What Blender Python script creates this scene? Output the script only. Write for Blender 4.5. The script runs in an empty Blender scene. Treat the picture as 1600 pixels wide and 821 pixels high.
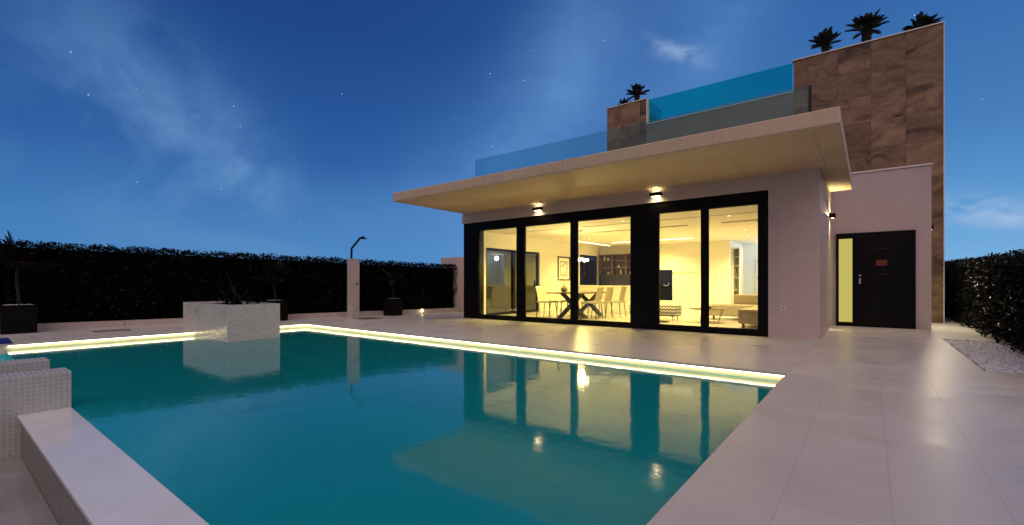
import bpy, bmesh, math, random
import numpy as np
from mathutils import Vector, Matrix, Euler
random.seed(7)
rng = np.random.default_rng(7)
SC = bpy.context.scene
COL = SC.collection
PI = math.pi
R = math.radians

# ------------------------------------------------------------------ node helpers
class NT:
    def __init__(self, tree):
        self.t = tree; self.n = tree.nodes; self.l = tree.links
    def new(self, typ, **kw):
        n = self.n.new(typ)
        for k, v in kw.items():
            if k.startswith('i_'):
                n.inputs[k[2:].replace('_', ' ')].default_value = v
            else:
                setattr(n, k, v)
        return n
    def put(self, sock, v):
        if isinstance(v, bpy.types.NodeSocket): self.l.new(v, sock)
        elif v is not None: sock.default_value = v
    def math(self, op, a, b=None, c=None, clamp=False):
        n = self.n.new('ShaderNodeMath'); n.operation = op; n.use_clamp = clamp
        for i, v in enumerate((a, b, c)):
            if v is not None: self.put(n.inputs[i], v)
        return n.outputs[0]
    def vmath(self, op, a, b=None):
        n = self.n.new('ShaderNodeVectorMath'); n.operation = op
        self.put(n.inputs[0], a)
        if b is not None: self.put(n.inputs[1], b)
        return n.outputs['Value'] if op in ('DOT_PRODUCT', 'LENGTH') else n.outputs['Vector']
    def mix(self, fac, a, b, blend='MIX'):
        n = self.n.new('ShaderNodeMix'); n.data_type = 'RGBA'; n.blend_type = blend
        self.put(n.inputs[0], fac)
        self.put(n.inputs[6], a if isinstance(a, bpy.types.NodeSocket) else c4(a))
        self.put(n.inputs[7], b if isinstance(b, bpy.types.NodeSocket) else c4(b))
        return n.outputs[2]
    def mixf(self, fac, a, b):
        n = self.n.new('ShaderNodeMix'); n.data_type = 'FLOAT'
        self.put(n.inputs[0], fac); self.put(n.inputs[2], a); self.put(n.inputs[3], b)
        return n.outputs[0]
    def sep(self, v):
        n = self.n.new('ShaderNodeSeparateXYZ'); self.put(n.inputs[0], v); return n.outputs
    def comb(self, x, y, z):
        n = self.n.new('ShaderNodeCombineXYZ')
        for i, v in enumerate((x, y, z)): self.put(n.inputs[i], v)
        return n.outputs[0]
    def noise(self, vec, scale=5, detail=4, rough=.55, dist=0):
        n = self.n.new('ShaderNodeTexNoise')
        if vec is not None: self.put(n.inputs['Vector'], vec)
        self.put(n.inputs['Scale'], scale); self.put(n.inputs['Detail'], detail)
        self.put(n.inputs['Roughness'], rough); self.put(n.inputs['Distortion'], dist)
        return n.outputs['Fac']
    def ramp(self, fac, stops, interp='LINEAR'):
        n = self.n.new('ShaderNodeValToRGB'); cr = n.color_ramp; cr.interpolation = interp
        while len(cr.elements) < len(stops): cr.elements.new(.5)
        for e, (p, c) in zip(cr.elements, stops):
            e.position = p; e.color = c4(c) if not isinstance(c, (int, float)) else (c, c, c, 1)
        self.put(n.inputs[0], fac); return n.outputs[0]
    def mapr(self, v, a, b, c=0., d=1., smooth=False):
        n = self.n.new('ShaderNodeMapRange'); n.clamp = True
        if smooth: n.interpolation_type = 'SMOOTHSTEP'
        for i, x in enumerate((v, a, b, c, d)): self.put(n.inputs[i], x)
        return n.outputs[0]
    def bump(self, h, strength=.3, dist=.01):
        n = self.n.new('ShaderNodeBump'); self.put(n.inputs['Height'], h)
        self.put(n.inputs['Strength'], strength); self.put(n.inputs['Distance'], dist)
        return n.outputs[0]

def c4(c): return (c[0], c[1], c[2], 1.0) if len(c) == 3 else tuple(c)
def srgb(r, g, b):
    def f(v):
        v /= 255.
        return v/12.92 if v <= .04045 else ((v+.055)/1.055)**2.4
    return (f(r), f(g), f(b))

def base_mat(name):
    m = bpy.data.materials.new(name); m.use_nodes = True
    T = NT(m.node_tree); T.n.clear()
    out = T.new('ShaderNodeOutputMaterial')
    return m, T, out
def principled(T, out, color, rough=.5, metal=0., normal=None, spec=.5, coat=0.):
    p = T.new('ShaderNodeBsdfPrincipled')
    T.put(p.inputs['Base Color'], color if isinstance(color, bpy.types.NodeSocket) else c4(color))
    T.put(p.inputs['Roughness'], rough); T.put(p.inputs['Metallic'], metal)
    T.put(p.inputs['Specular IOR Level'], spec); T.put(p.inputs['Coat Weight'], coat)
    if normal is not None: T.l.new(normal, p.inputs['Normal'])
    T.l.new(p.outputs[0], out.inputs[0]); return p
def pos(T): return T.new('ShaderNodeNewGeometry').outputs['Position']
def objc(T): return T.new('ShaderNodeTexCoord').outputs['Object']

def simple(name, color, rough=.5, metal=0., var=.12, scale=8., bump=0., spec=.5, world=False, coat=0.):
    m, T, out = base_mat(name)
    v = pos(T) if world else objc(T)
    n = T.noise(v, scale, 5, .6)
    k = T.mapr(n, .25, .75, 1-var, 1+var)
    col = T.mix(1., color, T.comb(k, k, k), 'MULTIPLY')
    r = T.mapr(T.noise(v, scale*2.3, 3), .3, .7, max(.02, rough*.85), min(1, rough*1.15))
    nm = T.bump(T.noise(v, scale*6, 4), bump, .004) if bump else None
    principled(T, out, col, r, metal, nm, spec, coat)
    return m
def emit(name, color, strength):
    m, T, out = base_mat(name)
    e = T.new('ShaderNodeEmission'); e.inputs[0].default_value = c4(color); e.inputs[1].default_value = strength
    T.l.new(e.outputs[0], out.inputs[0]); return m

def line_dist(T, x, period, offset=0.):
    """distance (m) from the nearest joint line"""
    u = T.math('DIVIDE', T.math('SUBTRACT', x, offset), period)
    fr = T.math('FRACT', u)
    d = T.math('MINIMUM', fr, T.math('SUBTRACT', 1., fr))
    return T.math('MULTIPLY', d, period), T.math('FLOOR', u)
def white(T, vec):
    n = T.new('ShaderNodeTexWhiteNoise'); T.put(n.inputs['Vector'], vec); return n.outputs

M = {}
def deck_material():
    m, T, out = base_mat('porcelain_deck')
    p = pos(T); x, y, z = T.sep(p)
    dx, ix = line_dist(T, x, .405, -.732)
    row = T.math('MULTIPLY', T.math('MODULO', T.math('ABSOLUTE', ix), 2.), .0)
    dy, iy = line_dist(T, T.math('ADD', y, row), .69, 3.10)
    d = T.math('MINIMUM', dx, dy)
    joint = T.mapr(d, .002, .007, 1., 0.)
    w = white(T, T.comb(ix, iy, 0.))[0]
    tone = T.mapr(w, 0., 1., .965, 1.03)
    n1 = T.noise(p, 1.1, 5, .6); n2 = T.noise(T.vmath('MULTIPLY', p, (2.2, 4., 2.)), 1.1, 2, .5)
    k = T.math('MULTIPLY', tone, T.math('MULTIPLY', T.mapr(n1, .25, .75, .93, 1.06), T.mapr(n2, .2, .8, .96, 1.035)))
    col = T.mix(1., (.53, .505, .48), T.comb(k, k, k), 'MULTIPLY')
    col = T.mix(T.math('MULTIPLY', joint, .22), col, (.22, .20, .19))
    r = T.math('ADD', T.mapr(n2, .3, .7, .28, .40), T.mapr(n1, .3, .7, -.05, .08))
    principled(T, out, col, r, 0., T.bump(T.noise(p, 2.4, 1, .4), .045, .004))
    return m
def cladding_material(name, color, jz=.6, jx=1.2, light=True):
    m, T, out = base_mat(name)
    g = T.new('ShaderNodeNewGeometry'); p = g.outputs['Position']; x, y, z = T.sep(p)
    nx, ny, nz = T.sep(g.outputs['Normal'])
    u = T.mixf(T.math('GREATER_THAN', T.math('ABSOLUTE', nx), .5), x, y)
    dz, iz = line_dist(T, z, jz, .02); du, iu = line_dist(T, u, jx, -.1)
    joint = T.mapr(T.math('MINIMUM', dz, du), .0015, .004, 1., 0.)
    n = T.noise(p, 2.2, 6, .6); f = T.noise(p, 34, 4, .7)
    k = T.math('MULTIPLY', T.mapr(n, .25, .75, .92, 1.07), T.mapr(f, .2, .8, .96, 1.03))
    k = T.math('MULTIPLY', k, T.mapr(white(T, T.comb(iu, iz, 3.))[0], 0., 1., .965, 1.03))
    col = T.mix(1., color, T.comb(k, k, k), 'MULTIPLY')
    jc = tuple(min(1, v*1.25) for v in color) if light else tuple(v*.5 for v in color)
    col = T.mix(T.math('MULTIPLY', joint, .7), col, jc)
    principled(T, out, col, .42, 0., T.bump(T.math('ADD', T.math('MULTIPLY', joint, -1.), T.math('MULTIPLY', f, .2)), .25, .004))
    return m
def stone_material():
    m, T, out = base_mat('brown_slate')
    g = T.new('ShaderNodeNewGeometry'); p = g.outputs['Position']; x, y, z = T.sep(p)
    nx, ny, nz = T.sep(g.outputs['Normal'])
    u = T.mixf(T.math('GREATER_THAN', T.math('ABSOLUTE', nx), .5), x, y)
    du, iu = line_dist(T, u, .735, .02); dz, iz = line_dist(T, z, .735, .32)
    cell = white(T, T.comb(iu, iz, 1.)); w = cell[0]; wc = cell[1]
    # every slab shows its own cut of stone
    q = T.vmath('ADD', T.comb(u, y, z), T.vmath('MULTIPLY', wc, (17., 13., 19.)))
    rot = T.new('ShaderNodeVectorRotate', rotation_type='Y_AXIS'); T.put(rot.inputs['Vector'], q)
    T.put(rot.inputs['Angle'], T.mapr(w, 0., 1., -.25, .5))
    warp = T.noise(rot.outputs[0], 1.6, 3, .5)
    qs = T.vmath('ADD', T.vmath('MULTIPLY', rot.outputs[0], (1., 1., 2.4)), T.comb(0., 0., T.math('MULTIPLY', warp, 1.5)))
    n = T.noise(qs, .85, 8, .62, .9); f = T.noise(qs, 5., 7, .72, .6)
    col = T.ramp(n, [(.30, (.04, .023, .014)), (.38, (.14, .083, .048)), (.47, (.25, .154, .092)), (.58, (.33, .214, .132)), (.74, (.43, .30, .195))])
    k = T.math('MULTIPLY', T.mapr(f, .28, .72, .48, .86), T.mapr(w, 0., 1., .78, 1.26))
    col = T.mix(1., col, T.comb(k, k, k), 'MULTIPLY')
    hue = T.mix(T.mapr(cell[0], .4, 1., 0., .35), col, T.mix(1., col, (1.05, .92, .86), 'MULTIPLY'))
    joint = T.mapr(T.math('MINIMUM', du, dz), .002, .008, 1., 0.)
    col = T.mix(T.math('MULTIPLY', joint, .35), hue, (.05, .032, .024))
    h = T.math('ADD', T.math('MULTIPLY', f, .6), T.math('ADD', n, T.math('MULTIPLY', joint, -1.)))
    principled(T, out, col, .62, 0., T.bump(h, .5, .02))
    return m
def concrete_material():
    m, T, out = base_mat('board_concrete')
    p = pos(T); x, y, z = T.sep(p)
    n = T.noise(p, 1.3, 7, .65); f = T.noise(p, 21, 5, .7)
    st = T.noise(T.vmath('MULTIPLY', p, (4., 4., .5)), 2.2, 5, .6)
    k = T.math('MULTIPLY', T.math('MULTIPLY', T.mapr(n, .25, .75, .88, 1.07), T.mapr(f, .25, .75, .95, 1.04)), T.mapr(st, .3, .7, .94, 1.04))
    col = T.mix(1., (.56, .43, .30), T.comb(k, k, k), 'MULTIPLY')
    dx, ix = line_dist(T, x, 2.62, -4.45)
    j = T.mapr(dx, .004, .012, 1., 0.)
    col = T.mix(T.math('MULTIPLY', j, .32), col, (.17, .14, .12))
    pits = T.mapr(T.noise(p, 60, 2, .5), .70, .76, 0., 1.)
    col = T.mix(T.math('MULTIPLY', pits, .4), col, (.2, .17, .15))
    principled(T, out, col, .7, 0., T.bump(T.math('ADD', f, T.math('MULTIPLY', j, -1.)), .25, .006))
    return m
def mosaic_material(name, tile, c_lo, c_hi, grout, rough=.18, sparkle=.12):
    m, T, out = base_mat(name)
    g = T.new('ShaderNodeNewGeometry'); p = g.outputs['Position']
    nrm = T.sep(g.outputs['True Normal']); xyz = T.sep(p)
    ds, ids = [], []
    for i in range(3):
        d, k = line_dist(T, xyz[i], tile, .003 + .0011*i)
        on = T.math('GREATER_THAN', T.math('ABSOLUTE', nrm[i]), .6)
        ds.append(T.math('ADD', d, on)); ids.append(T.math('MULTIPLY', k, T.math('SUBTRACT', 1., on)))
    d = T.math('MINIMUM', T.math('MINIMUM', ds[0], ds[1]), ds[2])
    joint = T.mapr(d, tile*.035, tile*.09, 1., 0.)
    wn = white(T, T.comb(*ids)); w = wn[0]
    big = T.noise(p, 1.7, 4, .6)
    col = T.mix(w, c_lo, c_hi)
    kk = T.mapr(big, .3, .7, .93, 1.05); col = T.mix(1., col, T.comb(kk, kk, kk), 'MULTIPLY')
    col = T.mix(T.math('MULTIPLY', joint, .8), col, grout)
    jit = T.vmath('MULTIPLY', T.vmath('SUBTRACT', wn[1], (.5, .5, .5)), (sparkle, sparkle, sparkle))
    nm = T.vmath('NORMALIZE', T.vmath('ADD', g.outputs['Normal'], jit))
    principled(T, out, col, T.mixf(joint, rough, .7), 0., nm)
    return m
def glass_material(name, tint, refl=1., ior=1.45, rough=0.):
    m, T, out = base_mat(name)
    g = T.new('ShaderNodeNewGeometry')
    fr = T.new('ShaderNodeFresnel')
    T.put(fr.inputs['IOR'], T.mixf(g.outputs['Backfacing'], ior, 1./ior))
    tr = T.new('ShaderNodeBsdfTransparent'); tr.inputs[0].default_value = c4(tint)
    gl = T.new('ShaderNodeBsdfGlossy'); gl.inputs['Roughness'].default_value = rough
    mx = T.new('ShaderNodeMixShader'); T.put(mx.inputs[0], T.math('MULTIPLY', fr.outputs[0], refl))
    T.l.new(tr.outputs[0], mx.inputs[1]); T.l.new(gl.outputs[0], mx.inputs[2])
    T.l.new(mx.outputs[0], out.inputs[0]); return m
def water_material():
    m, T, out = base_mat('pool_water')
    p = pos(T)
    h = T.math('ADD', T.noise(p, 2.2, 3, .5, .4), T.math('MULTIPLY', T.noise(p, 12., 2, .5), .14))
    nb = T.bump(h, .13, .02)
    fr = T.new('ShaderNodeFresnel'); fr.inputs[0].default_value = 1.42; T.l.new(nb, fr.inputs['Normal'])
    tr = T.new('ShaderNodeBsdfTransparent'); tr.inputs[0].default_value = (.16, .84, .84, 1)
    gl = T.new('ShaderNodeBsdfGlossy'); gl.inputs['Roughness'].default_value = .06; T.l.new(nb, gl.inputs['Normal'])
    gl.inputs['Color'].default_value = (.95, .98, 1, 1)
    mx = T.new('ShaderNodeMixShader'); T.put(mx.inputs[0], fr.outputs[0])
    df = T.new('ShaderNodeBsdfDiffuse'); df.inputs[0].default_value = (.006, .34, .385, 1)   # suspended matter scattering in the water
    body = T.new('ShaderNodeMixShader'); body.inputs[0].default_value = .55
    T.l.new(tr.outputs[0], body.inputs[1]); T.l.new(df.outputs[0], body.inputs[2])
    T.l.new(body.outputs[0], mx.inputs[1]); T.l.new(gl.outputs[0], mx.inputs[2])
    T.l.new(mx.outputs[0], out.inputs[0]); return m
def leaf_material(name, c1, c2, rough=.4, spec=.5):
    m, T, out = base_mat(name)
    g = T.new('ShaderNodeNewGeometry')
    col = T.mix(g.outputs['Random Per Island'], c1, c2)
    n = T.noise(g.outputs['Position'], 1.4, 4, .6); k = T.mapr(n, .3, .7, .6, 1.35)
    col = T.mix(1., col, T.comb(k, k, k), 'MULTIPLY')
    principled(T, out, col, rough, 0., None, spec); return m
def zigzag_material():
    m, T, out = base_mat('zigzag_fabric')
    x, y, z = T.sep(objc(T))
    u = T.math('ADD', x, y)
    tri = T.math('PINGPONG', u, .045)
    s = T.math('FRACT', T.math('DIVIDE', T.math('ADD', z, T.math('MULTIPLY', tri, 1.1)), .085))
    b = T.math('GREATER_THAN', s, .5)
    principled(T, out, T.mix(b, (.72, .68, .6), (.05, .04, .035)), .9)
    return m
def art_material():
    m, T, out = base_mat('line_drawing_print')
    v = objc(T); x, y, z = T.sep(v)
    n = T.noise(v, 3.2, 2, .5, 1.2)
    a = T.math('LESS_THAN', T.math('ABSOLUTE', T.math('SUBTRACT', n, .5)), .012)
    inner = T.math('MULTIPLY', T.math('LESS_THAN', T.math('ABSOLUTE', y), .26), T.math('LESS_THAN', T.math('ABSOLUTE', T.math('SUBTRACT', z, .44)), .27))
    edge = T.math('SUBTRACT', inner, T.math('MULTIPLY', T.math('LESS_THAN', T.math('ABSOLUTE', y), .225), T.math('LESS_THAN', T.math('ABSOLUTE', T.math('SUBTRACT', z, .44)), .235)))
    f = T.math('MAXIMUM', edge, T.math('MULTIPLY', a, inner))
    principled(T, out, T.mix(f, (.78, .74, .66), (.08, .07, .06)), .6)
    return m

WARM = (1.0, .74, .26)
M['deck'] = deck_material()
M['clad'] = cladding_material('pale_porcelain_cladding', (.56, .46, .43), .6, 1.2)
M['render'] = cladding_material('pale_render', (.47, .40, .405), 2.4, 1.2)
M['stone'] = stone_material()
M['concrete'] = concrete_material()
M['added_glass_tint_panel'] = simple('glass_greyed_stone', (.235, .20, .18), .75, var=.16, scale=1.6, world=True, bump=.15)  # grey of the balustrade glass reflection put into the wall colour
M['mosaic'] = mosaic_material('white_glass_mosaic', .034, (.40, .41, .39), (.46, .465, .44), (.58, .58, .55), .22, .035)
M['mosaic_planter'] = mosaic_material('pearl_glass_mosaic', .028, (.46, .46, .44), (.60, .59, .55), (.52, .52, .50), .16, .13)
M['weir'] = simple('wet_pale_mosaic', (.68, .70, .70), .10, var=.06, scale=5, world=True, bump=.08)
M['weirside'] = simple('damp_render', (.20, .19, .18), .35, var=.15, scale=6, world=True, bump=.1)
M['trough'] = simple('wet_trough', (.24, .24, .26), .12, var=.22, scale=3, world=True, bump=.15)
M['pooltile'] = mosaic_material('turquoise_mosaic', .05, (.05, .60, .68), (.07, .70, .76), (.14, .70, .74), .4, .03)
M['rim'] = simple('pale_rim_tile', (.74, .68, .54), .4, var=.1, scale=3, world=True)
M['steptile'] = mosaic_material('pale_step_mosaic', .05, (.34, .62, .50), (.42, .68, .56), (.3, .55, .5), .4, .03)
M['water'] = water_material()
M['black'] = simple('black_aluminium', (.0025, .0022, .0025), .42, 0., var=.1, scale=14, spec=.13)
M['blackpot'] = simple('black_pot', (.0025, .0022, .0022), .6, var=.3, scale=9, spec=.12)
M['glass'] = glass_material('window_glass', (.97, .985, .975), 1.1)
M['sideglass'] = glass_material('dark_window_glass', (.42, .50, .46), 2.6)
M['railglass'] = glass_material('balustrade_glass', (.66, .86, .87), 1.5)
M['tealglass'] = glass_material('teal_glass', (.05, .82, .77), .3)
M['frosted'] = emit('frosted_lit_glass', srgb(222, 208, 112), .76)
M['steel'] = simple('brushed_steel', (.55, .54, .52), .28, 1., var=.1, scale=30)
M['cap'] = simple('white_coping', (.70, .66, .64), .5, var=.08, world=True)
M['intwall'] = simple('warm_white_plaster', (.78, .74, .66), .8, var=.03, scale=2, world=True)
M['inthall'] = simple('cool_white_plaster', (.72, .76, .78), .8, var=.03, scale=2, world=True)
M['ceil'] = simple('white_ceiling', (.78, .74, .68), .85, var=.03, scale=2, world=True)
M['floor'] = simple('interior_tile', (.52, .47, .42), .25, var=.08, scale=2, world=True)
M['grey'] = simple('grey_grille', (.40, .36, .30), .6, var=.15, scale=20)
M['wood'] = simple('dark_table_wood', (.10, .065, .04), .35, var=.25, scale=6)
M['tablemetal'] = simple('dark_table_metal', (.045, .045, .04), .4, .3, var=.2)
M['cream'] = simple('cream_upholstery', (.60, .54, .42), .8, var=.08, scale=12, bump=.1)
M['taupe'] = simple('taupe_upholstery', (.42, .37, .29), .85, var=.08, scale=12, bump=.1)
M['sofa'] = simple('beige_sofa_fabric', (.34, .28, .20), .9, var=.1, scale=10, bump=.2)
M['cushion'] = simple('light_cushion_fabric', (.55, .48, .37), .9, var=.1, scale=10, bump=.2)
M['zigzag'] = zigzag_material()
M['art'] = art_material()
M['screen'] = simple('tv_black', (.010, .010, .012), .22, var=.1)
M['shelfwood'] = simple('shelf_walnut', (.17, .12, .08), .5, var=.25, scale=5)
M['ceramic'] = simple('ivory_ceramic', (.72, .66, .55), .3, var=.06)
M['vase'] = simple('dark_glass_vase', (.22, .19, .13), .2, var=.2)
M['reflection_paint'] = simple('painted_reflection', (.13, .018, .006), .4, 0., var=.4, scale=20)  # orange reflection on the black door, put into colour
M['door'] = simple('black_door', (.003, .003, .0035), .32, var=.1, spec=.14)
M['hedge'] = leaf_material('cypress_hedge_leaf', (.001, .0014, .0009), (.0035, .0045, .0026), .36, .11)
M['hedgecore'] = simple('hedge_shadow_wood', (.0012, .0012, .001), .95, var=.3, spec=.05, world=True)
M['palm'] = leaf_material('cycad_frond', (.006, .008, .005), (.020, .026, .014), .5, .3)
M['palmtrunk'] = simple('cycad_trunk', (.011, .008, .006), .9, var=.4, scale=30, bump=.4)
M['potplant'] = leaf_material('dim_palm_leaf', (.003, .004, .0015), (.008, .0095, .0035), .6, .12)
M['redplant'] = leaf_material('reddish_palm_leaf', (.006, .0032, .002), (.013, .006, .0032), .6, .12)
M['agave'] = leaf_material('grey_agave_leaf', (.012, .013, .010), (.06, .055, .045), .5, .3)
M['pebble'] = simple('white_pebble', (.74, .74, .77), .6, var=.25, scale=16, world=True)
M['soil'] = simple('dark_soil', (.02, .016, .012), .95, var=.4, scale=25, world=True)
M['ground'] = simple('dark_earth', (.035, .032, .026), .95, var=.3, scale=.6, world=True)
M['kerb'] = simple('pinkish_kerb', (.44, .37, .34), .6, var=.1, scale=4, world=True, bump=.1)
M['drain'] = simple('dark_drain_grate', (.12, .10, .10), .5, var=.2, scale=40, world=True)
M['blue'] = simple('blue_towel_cloth', (.006, .03, .22), .9, var=.2, scale=20, bump=.4)
M['showerstone'] = simple('shower_pillar_tile', (.47, .41, .385), .5, var=.07, scale=4, world=True)
M['led'] = emit('pool_led_strip', (1.0, .77, .36), 11.)
M['lampglow'] = emit('lamp_lens', (1.0, .82, .42), 7.)
M['cove'] = emit('cove_strip', (1.0, .84, .42), 5.)
M['bulb'] = emit('chandelier_bulb', (1.0, .86, .52), 28.)
M['downlight'] = emit('downlight_lens', (1.0, .85, .5), 2.2)
M['white'] = simple('white_plastic', (.75, .73, .7), .4, var=.04)

# ------------------------------------------------------------------ mesh helpers
class MB:
    def __init__(self): self.v = []; self.f = []
    def add(self, vs, fs):
        o = len(self.v); self.v += [tuple(p) for p in vs]; self.f += [tuple(i+o for i in f) for f in fs]; return self
    def box(self, x0, x1, y0, y1, z0, z1, bev=0.):
        bm = bmesh.new(); bmesh.ops.create_cube(bm, size=1)
        bmesh.ops.scale(bm, vec=(x1-x0, y1-y0, z1-z0), verts=bm.verts)
        bmesh.ops.translate(bm, vec=((x0+x1)/2, (y0+y1)/2, (z0+z1)/2), verts=bm.verts)
        if bev: bmesh.ops.bevel(bm, geom=bm.edges[:], offset=bev, segments=2, profile=.6, affect='EDGES')
        return self.bm(bm)
    def bm(self, bm):
        bm.verts.index_update()
        self.add([v.co[:] for v in bm.verts], [[v.index for v in f.verts] for f in bm.faces]); bm.free(); return self
    def prism(self, poly, axis, a, b):
        """extrude a polygon: axis 'z' poly=(x,y); 'y' poly=(x,z); 'x' poly=(y,z)"""
        def mk(p, t): return {'z': (p[0], p[1], t), 'y': (p[0], t, p[1]), 'x': (t, p[0], p[1])}[axis]
        bm = bmesh.new()
        lo = [bm.verts.new(mk(p, a)) for p in poly]; hi = [bm.verts.new(mk(p, b)) for p in poly]
        n = len(poly); bm.faces.new(lo); bm.faces.new(hi)
        for i in range(n): bm.faces.new((lo[i], lo[(i+1) % n], hi[(i+1) % n], hi[i]))
        bmesh.ops.recalc_face_normals(bm, faces=bm.faces[:]); return self.bm(bm)
    def tube(self, pts, r, n=8, cap=True):
        pts = [Vector(p) for p in pts]; rs = r if isinstance(r, (list, tuple)) else [r]*len(pts)
        vs = []; fs = []
        prev = None
        for i, p in enumerate(pts):
            t = (pts[min(i+1, len(pts)-1)] - pts[max(i-1, 0)]).normalized()
            a = prev if prev is not None else (Vector((0, 0, 1)) if abs(t.z) < .9 else Vector((1, 0, 0)))
            u = (a - t*a.dot(t)).normalized(); w = t.cross(u); prev = u
            for k in range(n):
                q = 2*PI*k/n; vs.append(p + (u*math.cos(q) + w*math.sin(q))*rs[i])
        for i in range(len(pts)-1):
            for k in range(n):
                fs.append((i*n+k, i*n+(k+1) % n, (i+1)*n+(k+1) % n, (i+1)*n+k))
        if cap: fs.append(tuple(range(n))[::-1]); fs.append(tuple((len(pts)-1)*n+k for k in range(n)))
        return self.add(vs, fs)
    def lathe(self, prof, cx=0, cy=0, n=20):
        vs = []; fs = []
        for r, z in prof:
            for k in range(n): vs.append((cx+r*math.cos(2*PI*k/n), cy+r*math.sin(2*PI*k/n), z))
        for i in range(len(prof)-1):
            for k in range(n): fs.append((i*n+k, i*n+(k+1) % n, (i+1)*n+(k+1) % n, (i+1)*n+k))
        fs.append(tuple(range(n))[::-1]); fs.append(tuple((len(prof)-1)*n+k for k in range(n)))
        return self.add(vs, fs)
    def build(self, name, mat, parent=None, origin=None, smooth=False):
        off = Vector(origin) if origin is not None else (wloc(parent) if parent else Vector((0, 0, 0)))
        me = bpy.data.meshes.new(name)
        me.from_pydata([(x-off.x, y-off.y, z-off.z) for x, y, z in self.v], [], self.f)
        me.materials.append(M[mat]); me.update()
        if smooth:
            me.polygons.foreach_set('use_smooth', [True]*len(me.polygons))
        o = bpy.data.objects.new(name, me); COL.objects.link(o)
        if parent: o.parent = parent; o.location = off - wloc(parent)
        else: o.location = off
        return o
def wloc(o):
    v = Vector(o.location)
    while o.parent: o = o.parent; v += o.location
    return v
def tag(o, label=None, cat=None, group=None, kind=None):
    if label: o['label'] = label
    if cat: o['category'] = cat
    if group: o['group'] = group
    if kind: o['kind'] = kind
    return o
def thing(name, loc, label, cat, group=None):
    o = bpy.data.objects.new(name, None); COL.objects.link(o); o.location = loc; o.empty_display_size = .2
    return tag(o, label, cat, group)
def B(*a, **k): return MB().box(*a, **k)
def copy_tree(o, parent=None):
    c = o.copy(); COL.objects.link(c)
    if parent: c.parent = parent
    for ch in list(o.children): copy_tree(ch, c)
    return c
def struct(mb, name, mat, label=None):
    o = mb.build(name, mat); tag(o, label, None, None, 'structure'); return o

# ------------------------------------------------------------------ layout numbers (metres; X along the facade, Y into the plot)
XL, XR, Y0, YP = -11.3, -.732, .80, 5.93        # pool opening
WZ = -.10                                        # water level
FY = 9.76                                        # facade plane
SOF, ROOF = 3.06, 3.28

# ------------------------------------------------------------------ ground, deck, pool
def sheet_with_hole(outer, hole, z, name, mat, thick=0):
    (ax, bx, ay, by), (hx0, hx1, hy0, hy1) = outer, hole
    m = MB()
    for r in ((ax, bx, ay, hy0), (ax, bx, hy1, by), (ax, hx0, hy0, hy1), (hx1, bx, hy0, hy1)):
        if thick: m.box(r[0], r[1], r[2], r[3], z-thick, z)
        else: m.add([(r[0], r[2], z), (r[1], r[2], z), (r[1], r[3], z), (r[0], r[3], z)], [(0, 1, 2, 3)])
    return struct(m, name, mat)
sheet_with_hole((-600, 600, -600, 600), (XL-.25, XR+.25, -.9, YP+.25), -.06, 'ground', 'ground')
# deck as slabs round the pool opening and the gravel bed; -3 cm thick lip overhangs the pool wall
T_ = .03
md = MB()
def slab(x0, x1, y0, y1): md.box(x0, x1, y0, y1, -T_, 0)
slab(XR, 1.04, -6, 30); slab(1.04, 9, -6, 7.5); slab(1.04, 2.2, 11.4, 30)
slab(-16, XL, -6, 30); slab(XL, XR, YP, 30); slab(XL, XR, -6, -.75)
struct(md, 'deck', 'deck')
# pool shell (walls stand 3 cm behind the lip)
ms = MB(); e = .035
ms.box(XL-.2, XL-e, -.7, YP+.2, -1.5, -.17); ms.box(XL-e, XR+e, YP+e, YP+.2, -1.5, -.17)
ms.box(XR+e, XR+.2, -.7, YP+.2, -1.5, -.17)
mr = MB(); mr.box(XL-.2, XL-e-.001, -.7, YP+.2, -.169, -T_-.001); mr.box(XL-e-.001, XR+e, YP+e+.001, YP+.2, -.169, -T_-.001)
mr.box(XR+e+.001, XR+.2, -.7, YP+.2, -.169, -T_-.001)
struct(mr, 'pool_rim', 'rim')
ms.box(XL-e, XR+e, Y0-.3, YP+e, -1.6, -1.501)
mst = MB()
for i in range(5):       # corner steps
    mst.box(XL-e+.002, XL+1.9, YP-.34*(i+1), YP-.34*i+ (e if i == 0 else 0), -1.5, -.19-.22*i)
struct(ms, 'pool_basin', 'pooltile')
struct(mst, 'pool_steps', 'steptile')
mw = MB(); mw.add([(XL-e, Y0-.001, WZ), (XR+e, Y0-.001, WZ), (XR+e, YP+e, WZ), (XL-e, YP+e, WZ)], [(0, 1, 2, 3)])
struct(mw, 'water', 'water')
# lit pool edge: warm strips under the deck lip
for pts, lab in (((XL-e, XL-e+.030, Y0+.05, YP+e-.032, -T_-.013, -T_-.001), 'warm light strip along the short far end of the pool, behind the white planter'),
                 ((XL-e+.032, XR-.01, YP+e-.030, YP+e, -T_-.013, -T_-.001), 'warm light strip along the long pool side in front of the house')):
    tag(B(*pts).build('led_strip', 'led', origin=(pts[0], pts[2], pts[4])), lab, 'light strip', 'pool edge light strips')
# infinity edge and its trough
o = thing('infinity_edge', (-3, .64, -.5), 'wet pale infinity edge wall running along the near side of the pool', 'pool wall')
B(-5.6, XR+e, .488, Y0-.002, -1.5, -.125).build('wall', 'weirside', o)
B(-5.6, XR+e, .470, Y0-.002, -.122, WZ+.003, bev=.004).build('coping', 'weir', o)
mt = MB(); mt.box(-6.7, XR+e, -.7, .486, -.60, -.43); struct(mt, 'overflow_channel', 'trough')
o = B(-5.6, XR+e, -.72, -.30, -.43, -.02, bev=.01).build('channel_wall', 'weirside', origin=(-3, -.5, -.43))
tag(o, 'low outer wall of the overflow channel below the infinity edge', 'wall')
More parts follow.
